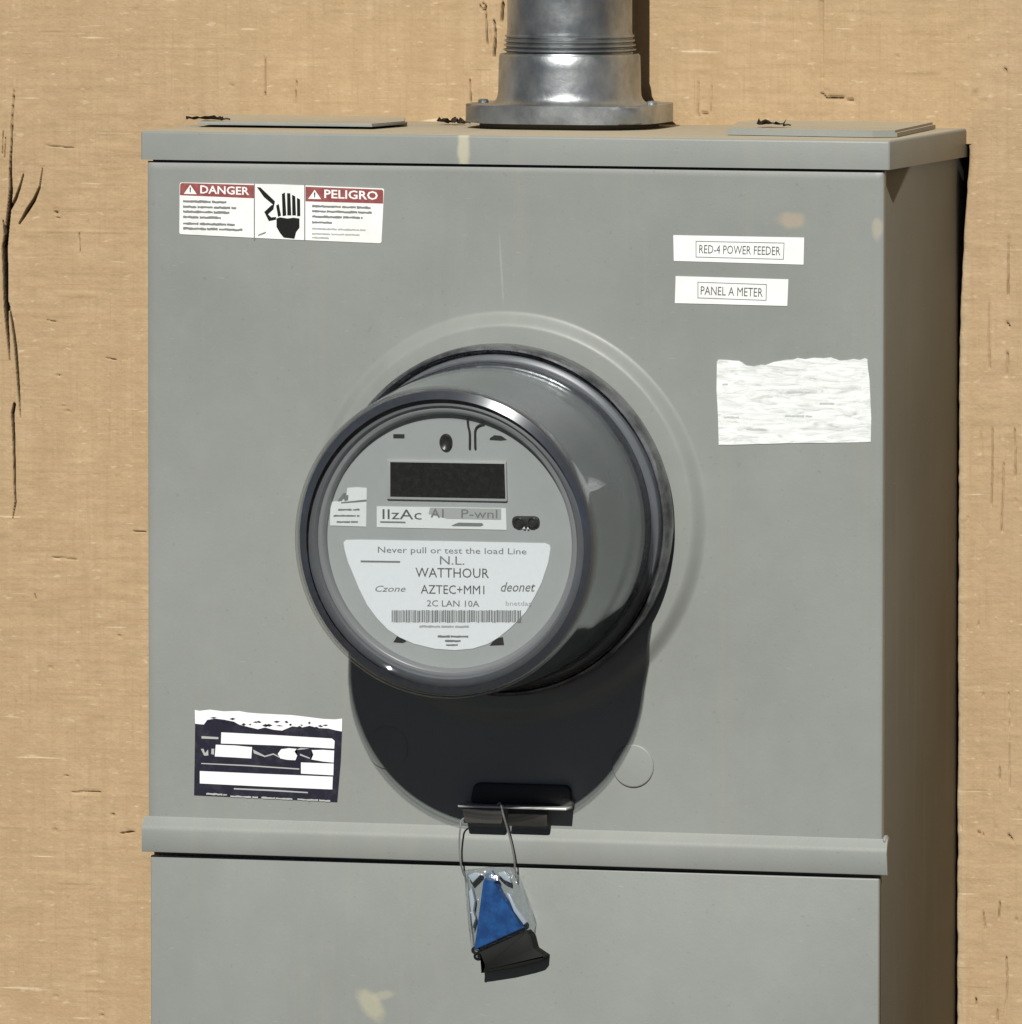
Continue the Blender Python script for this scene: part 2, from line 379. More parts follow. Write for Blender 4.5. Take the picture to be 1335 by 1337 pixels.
m = nmat('rough_sawn_wood', (.55,.38,.2), .85, 0, .2); g = NB(m)
v1 = g.mapped((26, 1, 95)); v2 = g.mapped((160, 1, 5)); v3 = g.mapped((34, 1, 400))
n1 = g.noise(1, 4, .65, v1); n2 = g.noise(1, 2, .6, v2); n3 = g.noise(1, 2, .6, v3); nb_ = g.noise(9, 4, .65); nf = g.noise(260, 2, .6)
col = g.ramp(n1, [(.25, (.410,.290,.165)), (.5, (.480,.348,.205)), (.75, (.545,.410,.255))])
col = g.mix(g.math('MULTIPLY', g.ramp(n2, [(.35, (1,1,1)), (.6, (0,0,0))]), .40), col, (.37,.265,.15))
col = g.mix(g.math('MULTIPLY', g.ramp(n3, [(.60, (0,0,0)), (.76, (1,1,1))]), .35), col, (.58,.455,.29))
col = g.mix(g.ramp(nb_, [(.3, (0,0,0)), (.75, (.6,.6,.6))]), col, (.475,.335,.185))
col = g.mix(g.math('MULTIPLY', g.ramp(g.noise(1, 2, .5, g.mapped((330, 1, 210))), [(.70, (0,0,0)), (.77, (1,1,1))]), .5), col, (.20,.12,.055))  # grime specks in the grain
col = g.mix(g.math('MULTIPLY', g.ramp(g.noise(1, 4, .7, g.mapped((420, 1, 11))), [(.62, (0,0,0)), (.72, (1,1,1))]), .35), col, (.25,.16,.08))
sep = g.n('ShaderNodeSeparateXYZ'); g.l(g.co.outputs['Object'], sep.inputs[0])
raw = g.n('ShaderNodeMapRange', interpolation_type='SMOOTHSTEP'); g.l(sep.outputs[0], raw.inputs[0])       # weathered strip right of the cabinet
raw.inputs[1].default_value = .200; raw.inputs[2].default_value = .2075
inv = g.n('ShaderNodeMapRange', interpolation_type='SMOOTHSTEP'); g.l(sep.outputs[0], inv.inputs[0])
inv.inputs[1].default_value = .2010; inv.inputs[2].default_value = .2068; inv.inputs[3].default_value = 1; inv.inputs[4].default_value = 0
col = g.mix(g.math('MULTIPLY', g.math('MULTIPLY', inv.outputs[0], g.math('MULTIPLY', g.math('GREATER_THAN', sep.outputs[0], .19), g.math('LESS_THAN', sep.outputs[2], .006))), .55), col, (.60,.49,.34))
grey = g.n('ShaderNodeMapRange', interpolation_type='SMOOTHSTEP'); g.l(sep.outputs[0], grey.inputs[0]); grey.inputs[1].default_value = .20; grey.inputs[2].default_value = .235
col = g.mix(g.math('MULTIPLY', grey.outputs[0], .30), col, (.50,.39,.25))
col = g.mix(g.math('MULTIPLY', g.ramp(g.noise(1, 4, .75, g.mapped((430, 1, 520))), [(.36, (1,1,1)), (.54, (0,0,0))]), .20), col, (.33,.225,.12))    # open grain
col = g.mix(g.math('MULTIPLY', g.ramp(g.noise(1, 3, .7, g.mapped((62, 1, 640))), [(.66, (0,0,0)), (.74, (1,1,1))]), .6), col, (.68,.56,.39))     # torn pale fibres
col = g.mix(g.math('MULTIPLY', g.ramp(g.noise(1, 4, .6, g.mapped((24, 1, 1.1))), [(.40, (0,0,0)), (.66, (1,1,1))]), .45), col, (.41,.29,.165))
col = g.mix(g.math('MULTIPLY', g.ramp(g.noise(1, 5, .72, g.mapped((60, 1, 75))), [(.38, (1,1,1)), (.60, (0,0,0))]), .42), col, (.38,.268,.150))     # blotches left by weather
col = g.mix(g.math('MULTIPLY', g.ramp(g.noise(1, 2, .5, g.mapped((21, 1, 330), (3.3, 0, 7.1))), [(.69, (0,0,0)), (.74, (1,1,1))]), .7), col, (.70,.58,.41))   # long pale saw scuffs
col = g.mix(g.math('MULTIPLY', g.ramp(g.noise(1, 2, .5, g.mapped((16, 1, 380), (9.3, 0, 1.7))), [(.70, (0,0,0)), (.76, (1,1,1))]), .5), col, (.27,.18,.09))    # thin dark saw lines
col = g.mix(g.math('MULTIPLY', g.ramp(g.noise(1, 3, .65, g.mapped((28, 1, 470), (1.3, 0, 4.4))), [(.30, (1,1,1)), (.50, (0,0,0))]), .36), col, (.36,.25,.135))   # dense saw marks
col = g.mix(g.math('MULTIPLY', g.ramp(g.noise(1, 3, .65, g.mapped((470, 1, 24), (5.3, 0, 2.4))), [(.30, (1,1,1)), (.48, (0,0,0))]), .34), col, (.35,.24,.13))   # grain across them
col = g.mix(g.math('MULTIPLY', g.ramp(g.noise(1, 2, .6, g.mapped((120, 1, 330), (2.3, 0, 8.4))), [(.63, (0,0,0)), (.72, (1,1,1))]), .45), col, (.64,.52,.35))
an = g.n('ShaderNodeAttribute'); an.attribute_name = 'split'; col = g.mix(an.outputs['Fac'], col, (.016,.010,.006))      # shade inside the splits painted in, darker with depth
g.l(col, g.b.inputs['Base Color'])
b_ = g.bump(nf, .55, .0009); b_ = g.bump(n3, .22, .0007, b_); g.l(b_, g.b.inputs['Normal'])
WOOD = m
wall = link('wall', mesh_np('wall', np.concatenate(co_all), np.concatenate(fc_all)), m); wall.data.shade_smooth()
wc = np.concatenate(co_all); at_ = wall.data.attributes.new('split', 'FLOAT', 'POINT'); at_.data.foreach_set('value', crack_shade(-wc[:,1]).astype(np.float32))
tag(wall, 'tan rough sawn plywood siding with a long split at the left edge', kind='structure')
# dark sheathing paper behind the saw cut
mp = nmat('building_paper', (.016,.012,.008), .9)
bmo('sheathing_paper', box_bm(-.24, .24, .0145, .016, -.62, .012), mp, wall)
# ground well below the frame, it throws warm light back up
m = nmat('soil', (.16,.115,.07), .95); g = NB(m)
g.l(g.ramp(g.noise(3, 6, .65), [(.3, (.040,.034,.026)), (.7, (.066,.056,.043))]), g.b.inputs['Base Color'])
gx = np.linspace(-40, 40, 60); X, Z = np.meshgrid(gx, np.linspace(-80, .3, 60)); co = np.stack([X, Z, -1.5+.03*(vnoise(X*3, Z*3, 30)-.5)], -1).reshape(-1, 3)
i = np.arange(3600).reshape(60, 60); gr = link('ground', mesh_np('ground', co, np.stack([i[:-1,:-1], i[:-1,1:], i[1:,1:], i[1:,:-1]], -1).reshape(-1, 4)), m)
tag(gr, 'bare dark gravelly soil below the wall', kind='structure')

# ------------------------------------------------------------------ the cabinet
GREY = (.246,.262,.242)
stain = lambda px, py, rx, rz, rot, c, amt: (*W2(px, py), rx, rz, rot, c, amt)
W2 = lambda px, py: (lambda p: (p.x, p.z))(at(px, py, -D))
M['cover'] = paint_mat('grey_enamel_cover', GREY, [
    stain(1034, 288, .0080, .0046, 0, (.42,.35,.25), .6), stain(1146, 298, .0032, .0060, 0, (.44,.40,.31), .55),
    stain(655, 352, .0006, .018, .06, (.36,.38,.34), .45)])
M['door'] = paint_mat('grey_enamel_door', GREY, [stain(484, 1312, .0100, .0055, -.75, (.43,.41,.29), .6), stain(500, 1300, .007, .0028, .2, (.42,.40,.29), .45)])
M['cab'] = paint_mat('grey_enamel_shaded_side', (.18,.17,.135), rough=.68)  # same grey paint, with the side's shade and warm bounce put into the colour
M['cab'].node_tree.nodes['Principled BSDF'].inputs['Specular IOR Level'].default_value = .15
M['hood'] = paint_mat('grey_enamel_hood', (.246,.262,.242), [(*(lambda p: (p.x, p.z))(at(604, 190, -D-.004)), .0034, .016, 0, (.50,.47,.35), .75)])
bxr = empty('meter_box', (0, -D/2, -.57)); OFF = Vector((0, D/2, .57))
tag(bxr, 'grey painted steel electrical enclosure set into the plywood wall', 'enclosure')
inv_box = Matrix.Translation(-Vector(bxr.location))
def to_box(o):           # built in world coordinates; parent without moving
    o.matrix_parent_inverse = Matrix.Translation(-Vector(bxr.location)); return o
def boxpart(name, bm, mat, smooth=30):
    o = bmo(name, bm, mat, bxr, smooth); return to_box(o)
XH = .2                                                         # half width of the cover
BOT = -.565
# cabinet shell
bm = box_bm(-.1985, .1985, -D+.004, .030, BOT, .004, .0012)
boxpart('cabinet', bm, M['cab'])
# upper cover with a drawn ring round the meter socket
fc_ = at(655, 678, -D-.012); MC = (fc_.x, fc_.z)                 # meter axis where it meets the cover
zc1 = at(670, 1083, -D).z                                         # where the lower lip begins
def cover_bm():
    bm = bmesh.new(); prof = []
    n = 360; x0, x1, z0, z1 = -XH+.0008, XH-.0008, zc1, -.0006
    angs = sorted(set([2*math.pi*i/n for i in range(n)] + [math.atan2(z-MC[1], x-MC[0]) % (2*math.pi) for x in (x0,x1) for z in (z0,z1)])); n = len(angs)
    def emb(r):
        # (radius, rise)
        t = min(max((.1082-r)/.0086, 0), 1)
        return .0047*t*t*(3-2*t)
        pts = []
        if r <= pts[0][0]: return pts[0][1]
        for (a, ha), (b, hb) in zip(pts, pts[1:]):
            if r <= b: t = (r-a)/(b-a); t = t*t*(3-2*t); return ha+(hb-ha)*t
        return 0
    radii = [.060,.075] + list(np.linspace(.096, .1095, 28)); rings = []
    for r in radii: rings.append([bm.verts.new((MC[0]+r*math.cos(a), -D-emb(r), MC[1]+r*math.sin(a))) for a in angs])
    def edge(a):
        c, s_ = math.cos(a), math.sin(a); t = 1e9
        if c > 1e-9: t = min(t, (x1-MC[0])/c)
        if c < -1e-9: t = min(t, (x0-MC[0])/c)
        if s_ > 1e-9: t = min(t, (z1-MC[1])/s_)
        if s_ < -1e-9: t = min(t, (z0-MC[1])/s_)
        return t
    E_ = [edge(a) for a in angs]; K = 26
    for k in range(1, K+1):
        ring = []
        for a, t in zip(angs, E_):
            r = .112 + (t-.112)*k/K; x, z = MC[0]+r*math.cos(a), MC[1]+r*math.sin(a)
            wav = .00055*(float(vnoise(np.array([x*9+3]), np.array([z*9+5]), 40)[0])-.5)*math.sin(math.pi*k/K)
            ring.append(bm.verts.new((x, -D-wav, z)))
        rings.append(ring)
    for dy, ins in ((.0004, -.0005), (.0012, -.0008), (.0042, -.0008)):      # rolled edge
        ring = []
        for v in rings[28+1+K]:
            x, z = v.co.x, v.co.z
            if abs(x-x1) < 1e-6 or abs(x-x0) < 1e-6: x -= ins*(1 if x > 0 else -1)
            if abs(z-z1) < 1e-6: z -= ins
            ring.append(bm.verts.new((x, -D+dy, z)))
        rings.append(ring)
    for A, B in zip(rings, rings[1:]):
        for i in range(n): bm.faces.new((A[i], A[(i+1)%n], B[(i+1)%n], B[i]))
    return bm
cover = boxpart('cover_panel', cover_bm(), M['cover'], 50)
# the folded lip along the bottom of the cover
def extrude_x(prof, x0, x1, bm=None):
    bm = bm or bmesh.new(); n = len(prof)
    A = [bm.verts.new((x0, y, z)) for y, z in prof]; B = [bm.verts.new((x1, y, z)) for y, z in prof]
    for i in range(n): bm.faces.new((A[i], B[i], B[(i+1)%n], A[(i+1)%n]))
    bm.faces.new(A[::-1]); bm.faces.new(B); return bm
zl0 = at(670, 1084, -D).z; zl1 = at(670, 1094, -D-.003).z; zl3 = at(670, 1127.5, -D-.0035).z
prof = [(-D, zl0+.0014), (-D-.0005, zl0+.0002), (-D-.0026, zl1+.0008), (-D-.0033, zl1-.0006), (-D-.0036, zl1-.0022), (-D-.0036, zl3+.0006), (-D-.0033, zl3), (-D-.0022, zl3), (-D-.0020, zl1-.002), (-D+.001, zl0-.0025), (-D+.001, zl0+.0014)]
bm = extrude_x(prof, -.2022, .2030)
for v in bm.verts:                                               # the ends are flared by hand and not quite square
    if v.co.y < -D-.001: v.co.y -= .0009 if v.co.x < 0 else -.0010
    if v.co.x > .2 and v.co.z < zl1: v.co.x += .0005*(zl1-v.co.z)/.012
lip = boxpart('cover_lip', bm, M['cover'], 40)
bm = bmesh.new(); bmesh.ops.create_uvsphere(bm, u_segments=16, v_segments=10, radius=.0024)
for v in bm.verts: v.co = Vector((v.co.x*.7, v.co.y*1.5, v.co.z*1.1)) + Vector((.2014, -D+.0025, at(1160, 1098, -D).z))
boxpart('weld_bead', bm, M['cover'], 60)
# lower door
zd = at(670, 1132, -D).z
boxpart('lower_door', box_bm(-.1990, .1984, -D+.0002, -D+.0038, BOT+.003, zd, .0009, 3), M['door'])
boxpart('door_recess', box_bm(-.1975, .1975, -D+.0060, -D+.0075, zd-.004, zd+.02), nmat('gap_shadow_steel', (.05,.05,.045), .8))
# hood over the top
zh0 = at(670, 214.8, -D-.002).z; zh1 = at(670, 177, -D-.002).z; HXL, HXR = -.2030, .2035
bm = bmesh.new()
def hood_quad(*p): bm.faces.new([bm.verts.new(q) for q in p])
yF = -D-.0020; T = .0014; slope = .0004
def hood_bm():
    b = box_bm(HXL, HXR, yF, .012, zh0, zh1, 0)
    bot = min(b.faces, key=lambda f: f.calc_center_median().z); bmesh.ops.delete(b, geom=[bot], context='FACES_ONLY')
    vert = [e_ for e_ in b.edges if len(e_.link_faces) == 2]
    bmesh.ops.bevel(b, geom=vert, offset=.0014, segments=3, profile=.5, affect='EDGES')
    bmesh.ops.recalc_face_normals(b, faces=b.faces)
    r = bmesh.ops.solidify(b, geom=b.faces[:], thickness=.0013)
    return b
hood = boxpart('hood', hood_bm(), M['hood'])
# corner seam flap on the right end of the hood
# blanking plates on the hood
def plate(pxs, z, h, name):
    q = []
    for px, y in pxs: p = at(px, 165, y); q.append((p.x, y))
    bm = bmesh.new(); lo = [bm.verts.new((a, b, z)) for a, b in q]; hi = [bm.verts.new((a, b, z+h)) for a, b in q]
    bm.faces.new(lo[::-1]); bm.faces.new(hi)
    for i in range(len(q)): bm.faces.new((lo[i], lo[(i+1)%len(q)], hi[(i+1)%len(q)], hi[i]))
    bmesh.ops.recalc_face_normals(bm, faces=bm.faces)
    ed = [e_ for e_ in bm.edges if abs(e_.verts[0].co.z-(z+h)) < 1e-7 and abs(e_.verts[1].co.z-(z+h)) < 1e-7]
    bmesh.ops.bevel(bm, geom=ed, offset=.0013 if h > .002 else .0006, segments=4, affect='EDGES')
    return boxpart(name, bm, M['hood'])
plate([(258,-.108),(486,-.108),(530,-.070),(530,-.012),(300,-.012)], zh1+.0014, .0016, 'blank_plate')
plate([(950,-.122),(1140,-.130),(1172,-.122),(1180,-.105),(1222,-.015),(985,-.015),(960,-.040)], zh1+.0003, .0034, 'blank_plate')
# knock-outs in the cover
PP = Plane(-D)
def knockout(px, py, tilt, name='knockout'):
    r = .0112; hgt = .0006 if px > 600 else .00035
    bm = lathe_bm([(r+.0002, -.0008), (r, .0002), (r-.0003, hgt-.0001), (r-.0009, hgt), (0, hgt)], 64)
    o = boxpart(name, bm, M['cover'], 40); p = at(px, py, -D)
    for v in o.data.vertices:
        v.co = Vector((v.co.x, v.co.y - tilt*v.co.z/r*.0004 - .0001, v.co.z)) + Vector((p.x, -D, p.z))
    return o
knockout(827, 1000, -.6); knockout(506, 976, -.6)

# ------------------------------------------------------------------ stickers
def ink(name, c, r=.5): return nmat(name, c, r)
def sticker_mat(name, c, dirt=(.45,.45,.40), amt=.25, rough=.38, sc=40):
    m = nmat(name, c, rough); g = NB(m)
    col = g.mix(g.math('MULTIPLY', g.ramp(g.noise(sc, 5, .65), [(.48, (0,0,0)), (.75, (1,1,1))]), amt), c, dirt)
    g.l(col, g.b.inputs['Base Color']); return m
WHT = sticker_mat('white_vinyl', (.86,.88,.85)); BLK = nmat('black_ink', (.012,.012,.011), .6, 0, .15); GRY = ink('grey_ink', (.20,.21,.20)); BLKG = ink('dark_grey_ink', (.11,.115,.11)); LGR = ink('pale_grey_ink', (.42,.43,.41))
RED = sticker_mat('faded_red_print', (.27,.065,.062), (.42,.19,.17), .5, .4, 220); NAVY = sticker_mat('dark_navy_print', (.018,.018,.030), (.09,.09,.11), .3, .3, 160)
def boxsheet(*a, **k): return to_box(sheet(*a, **k))
S1 = STK+.00012; S2 = STK+.00024
wl = boxsheet('warning_label', PP, [(235,238),(367,240.5),(502,246),(498.5,317.5),(367,312),(234.5,305.5)], WHT, bxr, r=.0012)
wl['label'] = 'white warning sticker with red headers and a hand pictogram'
flat_poly('header_band', PP, [(238,238.6),(332,241.4),(332,258.5),(235.4,254.5),(235.8,240)], RED, wl, S1)
flat_poly('header_band', PP, [(399.5,243.5),(499,247.3),(501,249),(500.8,265.5),(399.5,262.5)], RED, wl, S1)
text(PP, 'DANGER', rect(262, 241.6, 326, 252.4, .035), WHT, wl, S2, .02)
text(PP, 'PELIGRO', rect(424, 247.0, 494, 258.5, .035), WHT, wl, S2, .02)
for cx, cy in ((249, 247.5), (411.5, 254)):
    flat_poly('alert_triangle', PP, [(cx, cy-6.5), (cx+8.5, cy+5.8), (cx-8.5, cy+5.4)], WHT, wl, S2)
    flat_poly('alert_mark', PP, [(cx-.9, cy-3), (cx+.9, cy-3), (cx+.5, cy+3.4), (cx-.5, cy+3.4)], BLK, wl, S2+.0001)
for x in (332.6, 398.4): flat_poly('divider', PP, [(x-.7, 240), (x+.7, 240), (x+.7, 313), (x-.7, 313)], GRY, wl, S1)
for k, (v, u1) in enumerate(((262.5, 296), (269.6, 309), (276, 300), (283, 291), (291.5, 307), (298, 317))): word_line(PP, 239.5, v, u1, 2.7, GRY, wl, S1, .028, k)
for k, (v, u1) in enumerate(((269, 485), (275.5, 486), (282.5, 474), (290, 434), (298.5, 478), (305, 470), (310, 430))): word_line(PP, 408, v, u1, 2.5 if k < 4 else 1.9, GRY if k < 4 else LGR, wl, S1, .028, 20+k)
for k, q in enumerate([[(361,268),(364.5,266),(367.5,281),(363.5,283)], [(368.5,253),(372.5,251),(374.3,281),(369.5,282)], [(375.3,252),(379.5,252),(380.8,281),(375.6,281)], [(381.8,254),(386,256),(387,281),(382.1,281)], [(388.2,258),(392.3,260),(392.6,282),(388.4,282)]]):
    flat_poly('hand_finger', PP, q, BLK, wl, S1)
flat_poly('hand_palm', PP, [(361.5,285),(366,283.5),(376,285),(384,284),(391.5,285),(391.5,297),(387,303),(385,311.5),(371,310),(366,304),(361.5,296)], BLK, wl, S1)
for q in ([(336,244),(340.5,244.5),(359.5,262.5),(357,267),(345,257)], [(359.5,262.5),(357.5,273),(350.5,279.5),(345.5,276.5),(354.5,268),(357,267)], [(350.5,279.5),(345.5,276.5),(351.5,288.5),(361,286.5),(361,283),(354.5,283.5)]):
    flat_poly('shock_bolt', PP, q, BLK, wl, S1)
flat_poly('small_print', PP, [(338,306),(348,302),(347,304.5),(337,308)], GRY, wl, S1)
# two white strip labels
def strip(quad, fr, tq, body, label, blurry):
    o = boxsheet('strip_label', PP, quad, WHT, bxr); o['label'] = label
    frame_line('print_frame', PP, fr, .95, GRY, o, S1); text(PP, body, tq, BLKG, o, S1, .0, shear=.05, space=1.0); return o
strip([(879.7,306.8),(1050.6,310),(1049.8,345.4),(880.4,340.4)], [(909,314.3),(1025,316.6),(1024,338.8),(909,335.8)], [(913.5,319.3),(1019.5,321.8),(1019.5,333.2),(913.5,330.4)], 'RED-4 POWER FEEDER', 'upper of the two white strip labels, the longer one', 0)
strip([(882.8,360.3),(1030,364.6),(1028.6,399.3),(881.8,395.6)], [(911.5,367.7),(1002,370.8),(1001.4,392.4),(911.5,389.2)], [(915.5,373.4),(996.5,376),(996.5,387.4),(915.5,384.4)], 'PANEL A METER', 'lower of the two white strip labels, the shorter one', 0)
# weathered blank sticker with a torn top edge
m = nmat('weathered_paper', (.78,.80,.78), .6); g = NB(m)
ns = g.noise(1, 6, .7, g.mapped((55, 1, 300)), 1.2); n2_ = g.noise(170, 4, .7)
c_ = g.ramp(ns, [(.32, (.46,.48,.46)), (.46, (.70,.73,.71)), (.6, (.84,.87,.85))]); c_ = g.mix(g.math('MULTIPLY', g.ramp(n2_, [(.55, (0,0,0)), (.7, (1,1,1))]), .3), c_, (.50,.50,.48))
g.l(c_, g.b.inputs['Base Color']); g.l(g.bump(ns, .4, .0006), g.b.inputs['Normal'])
top = [(320,800),(330,790),(375,792),(405,795),(440,797),(462,809),(480,822),(520,827),(560,818),(585,820),(630,803),(690,792),(735,790),(760,781),(800,788),(850,780),(900,783),(940,778),(990,796),(1030,793),(1062,787),(1100,792),(1125,783),(1140,787),(1142,830),(1152,900),(1156,1000),(1161,1110),(1158,1240),(700,1246),(330,1256),(326,1100),(318,960)]
ts = boxsheet('torn_sticker', PP, [(860+u/4.172, 280+v/4.172) for u, v in top], m, bxr); ts['label'] = 'sun-bleached white sticker with a torn wavy top edge'
flk = ink('bleached_scratch', (.50,.50,.49), .6)
for k, (u0, v, u1) in enumerate(((700,968,830),(880,1030,960),(360,1105,440),(690,1098,840),(480,1170,590),(350,925,380))): word_line(PP, 860+u0/4.172, 280+v/4.172, 860+u1/4.172, 2.2, flk, ts, S1, .01, 60+k, 'worn_print')
# black and white data plate, lower left
def Q(*uv): return [(180+u/4.45, 900+v/4.45) for u, v in uv]
dp = boxsheet('data_plate', PP, Q((335,135),(760,160),(1190,182),(1180,420),(1160,655),(745,634),(328,615),(332,380)), NAVY, bxr)
dp['label'] = 'dark navy and white data plate with blank boxes'
WB = ink('white_box_print', (.88,.88,.88), .35)
tornw = [(333,120),(360,125),(420,118),(500,128),(590,126),(640,135),(700,140),(800,145),(900,150),(985,160),(1080,172),(1150,175),(1190,170),(1188,245),(1150,238),(1110,228),(1050,225),(1000,212),(955,222),(900,215),(840,240),(790,235),(740,222),(700,232),(640,218),(590,205),(560,188),(500,176),(450,170),(405,178),(385,205),(335,200)]
flat_poly('torn_edge', PP, Q(*tornw), WB, dp, S1)
r_ = random.Random(3)
for k in range(22):
    u = 420+k*32+r_.uniform(-12,12); v = 178+.045*(u-420)+r_.uniform(-14,20); a = r_.uniform(8,22); b = r_.uniform(3,9)
    flat_poly('torn_fleck', PP, Q((u-a,v),(u,v-b),(u+a,v+r_.uniform(-4,4)),(u+2,v+b)), NAVY, dp, S2)
for b in ([(487,250),(800,266),(1130,286),(1146,300),(1143,345),(800,326),(485,315)], [(455,322),(560,326),(666,336),(661,402),(560,396),(449,390)], [(835,348),(880,342),(925,346),(912,362),(928,385),(918,412),(870,410),(830,402),(815,375)],
          [(1012,353),(1080,352),(1143,356),(1140,426),(1080,420),(1010,408),(1022,380)], [(950,425),(1140,432),(1138,500),(950,490)], [(362,475),(750,492),(1135,508),(1132,582),(750,566),(362,547)]):
    flat_poly('white_box', PP, Q(*b), WB, dp, S1)
for b in ([(370,428),(640,440),(940,460),(940,467),(640,447),(370,434)], [(560,574),(780,583),(990,597),(990,604),(780,592),(560,582)], [(372,272),(470,278),(470,290),(372,286)], [(368,346),(384,346),(392,372),(410,350),(412,384),(388,386)], [(430,345),(446,346),(444,380),(428,376)],
          [(672,350),(740,386),(790,372),(826,392),(824,398),(790,380),(740,394),(676,372)], [(925,350),(948,340),(1000,345),(940,352)], [(944,374),(1002,398),(1000,404),(944,384)]):
    flat_poly('plate_print', PP, Q(*b), LGR, dp, S1)
for k, (u0, v, u1) in enumerate(((400,608,520),(540,622,700),(720,630,900),(930,640,1120))): word_line(PP, 180+u0/4.45, 900+v/4.45, 180+u1/4.45, 2.0, LGR, dp, S1, .05, 80+k)

# ------------------------------------------------------------------ hasp below the meter (fixed to the cover)
STEEL = nmat('dull_steel', (.42,.42,.40), .38, .9); g = NB(STEEL); g.l(g.ramp(g.noise(120, 4), [(.3, (.30,.30,.28)), (.7, (.50,.50,.48))]), g.b.inputs['Base Color'])
DSTL = nmat('dark_tab_and_pocket_shade', (.035,.034,.030), .45, .3)  # dark tab steel, also the painted shade of the hasp pocket
ph = lambda px, py, o: (lambda p: (p.x, p.z))(at(px, py, -D-o))
a = ph(618, 1022, .003); b = ph(744, 1055, .003)
bm = prism_bm(round_poly([(a[0], a[1]), (b[0], a[1]), (b[0]+.001, b[1]), (a[0]-.002, b[1])], .004), -D-.0028, -D+.001, .0008)
hp = boxpart('pocket_shade_plate', bm, DSTL)  # raised dark plate paints the shade of an opening in the cover
x0 = ph(599, 1053, .012)[0]; x1 = ph(741, 1056, .012)[0]; zt = ph(665, 1053.5, .014)[1]
to_box(bmo('hasp_shelf', box_bm(x0, x1, -D-.0135, -D+.001, zt-.0011, zt, .0003), nmat('bright_zinc', (.62,.62,.60), .4, .2), bxr))
a = ph(603, 1057, .012); b = ph(657, 1076, .012)
to_box(bmo('hasp_tab', prism_bm(round_poly([(a[0], zt-.0012), (b[0], zt-.0012), (b[0]-.0006, b[1]), (a[0]+.0018, b[1])], .0012), -D-.0120, -D-.0104, .0003), nmat('shaded_steel_tab', (.055,.052,.047), .5), bxr))  # tab colour darkened to paint in the shade of the shelf above
a = ph(664, 1057, .009); b = ph(715, 1080, .009)
to_box(bmo('hasp_tab', prism_bm(round_poly([(a[0], zt-.0012), (b[0], zt-.0012), (b[0]-.0004, b[1]), (a[0]-.0006, b[1])], .0015), -D-.0090, -D-.0070, .0003), DSTL, bxr))
p = at(737, 1051, -D-.006)
bm = lathe_bm([(.0040, 0), (.0040, .0022), (.0034, .0032), (.0022, .0036), (0, .0036)], 24)
for v in bm.verts: v.co += Vector((p.x, -D, p.z))
to_box(bmo('hasp_rivet', bm, nmat('grey_rivet', (.10,.10,.09), .6), bxr, 40))

# ------------------------------------------------------------------ the meter
TILT = math.radians(2.6)
mt = empty('electric_meter', (fc_.x, -D-.006, fc_.z), (TILT, 0, 0)); MM = Matrix.Translation(mt.location) @ Matrix.Rotation(TILT, 4, 'X')
tag(mt, 'round electric meter with clear dome cover plugged into the enclosure', 'electric meter')
RINGM = nmat('dark_ring_metal', (.10,.10,.105), .22, .7); g = NB(RINGM)
g.l(g.ramp(g.noise(55, 5, .65), [(.35, (.06,.062,.066)), (.62, (.26,.265,.275))]), g.b.inputs['Base Color']); g.l(g.ramp(g.noise(90, 4), [(.3, (.12,.12,.12)), (.7, (.4,.4,.4))]), g.b.inputs['Roughness'])
bmo('sealing_ring', lathe_bm([(.084,-.003),(.0905,-.003),(.0918,.001),(.0922,.006),(.0918,.0120),(.0908,.0140),(.0898,.0142),(.0893,.0120),(.0880,.0100)], 160), RINGM, mt, 45)
INNER = nmat('grey_plastic_body', (.042,.047,.056), .19); g = NB(INNER)
g.l(g.ramp(g.noise(18, 4), [(.3, (.042,.046,.055)), (.7, (.062,.067,.078))]), g.b.inputs['Base Color'])
FR = .1134                                                         # front of the cover, from the meter's base
bmo('inner_body', lathe_bm([(.0832,.0125),(.0831,.0150),(.0829,.0190),(.0827,.030),(.0813,.070),(.0797,.0945),(.0796,.0995),(.0792,.1034),(.0784,.1058),(.0742,.1079)], 128), INNER, mt, 30)
BASEM = nmat('grey_base_plastic', (.15,.155,.165), .35)
bmo('base_flange', lathe_bm([(.0872,.0),(.0872,.0105),(.0866,.0118),(.0850,.0128),(.0838,.0132),(.0800,.0132)], 128), BASEM, mt, 30)
FACE = nmat('grey_face_plastic', (.36,.375,.36), .55, 0, .25); g = NB(FACE); g.l(g.ramp(g.noise(30, 3), [(.3, (.37,.385,.37)), (.7, (.405,.42,.405))]), g.b.inputs['Base Color'])
YF = .0990
bmo('face_plate', lathe_bm([(.0670,YF-.004),(.0668,YF-.0004),(.0664,YF),(0,YF)], 128), FACE, mt, 30)
RIM = nmat('grey_bezel', (.24,.245,.245), .3)
bmo('face_bezel', lathe_bm([(.0656,YF-.0035),(.0656,YF+.0010),(.0668,YF+.0042),(.0676,YF+.0046),(.0694,YF+.0042),(.0706,YF+.0005),(.0714,YF-.0040)], 128), RIM, mt, 45)
DRIM = nmat('smoky_gasket', (.13,.134,.14), .28)
bmo('gasket', lathe_bm([(.0694,YF+.0046),(.0706,YF+.0062),(.0720,YF+.0058),(.0740,YF+.0050),(.0752,YF+.0040)], 128), DRIM, mt, 60)
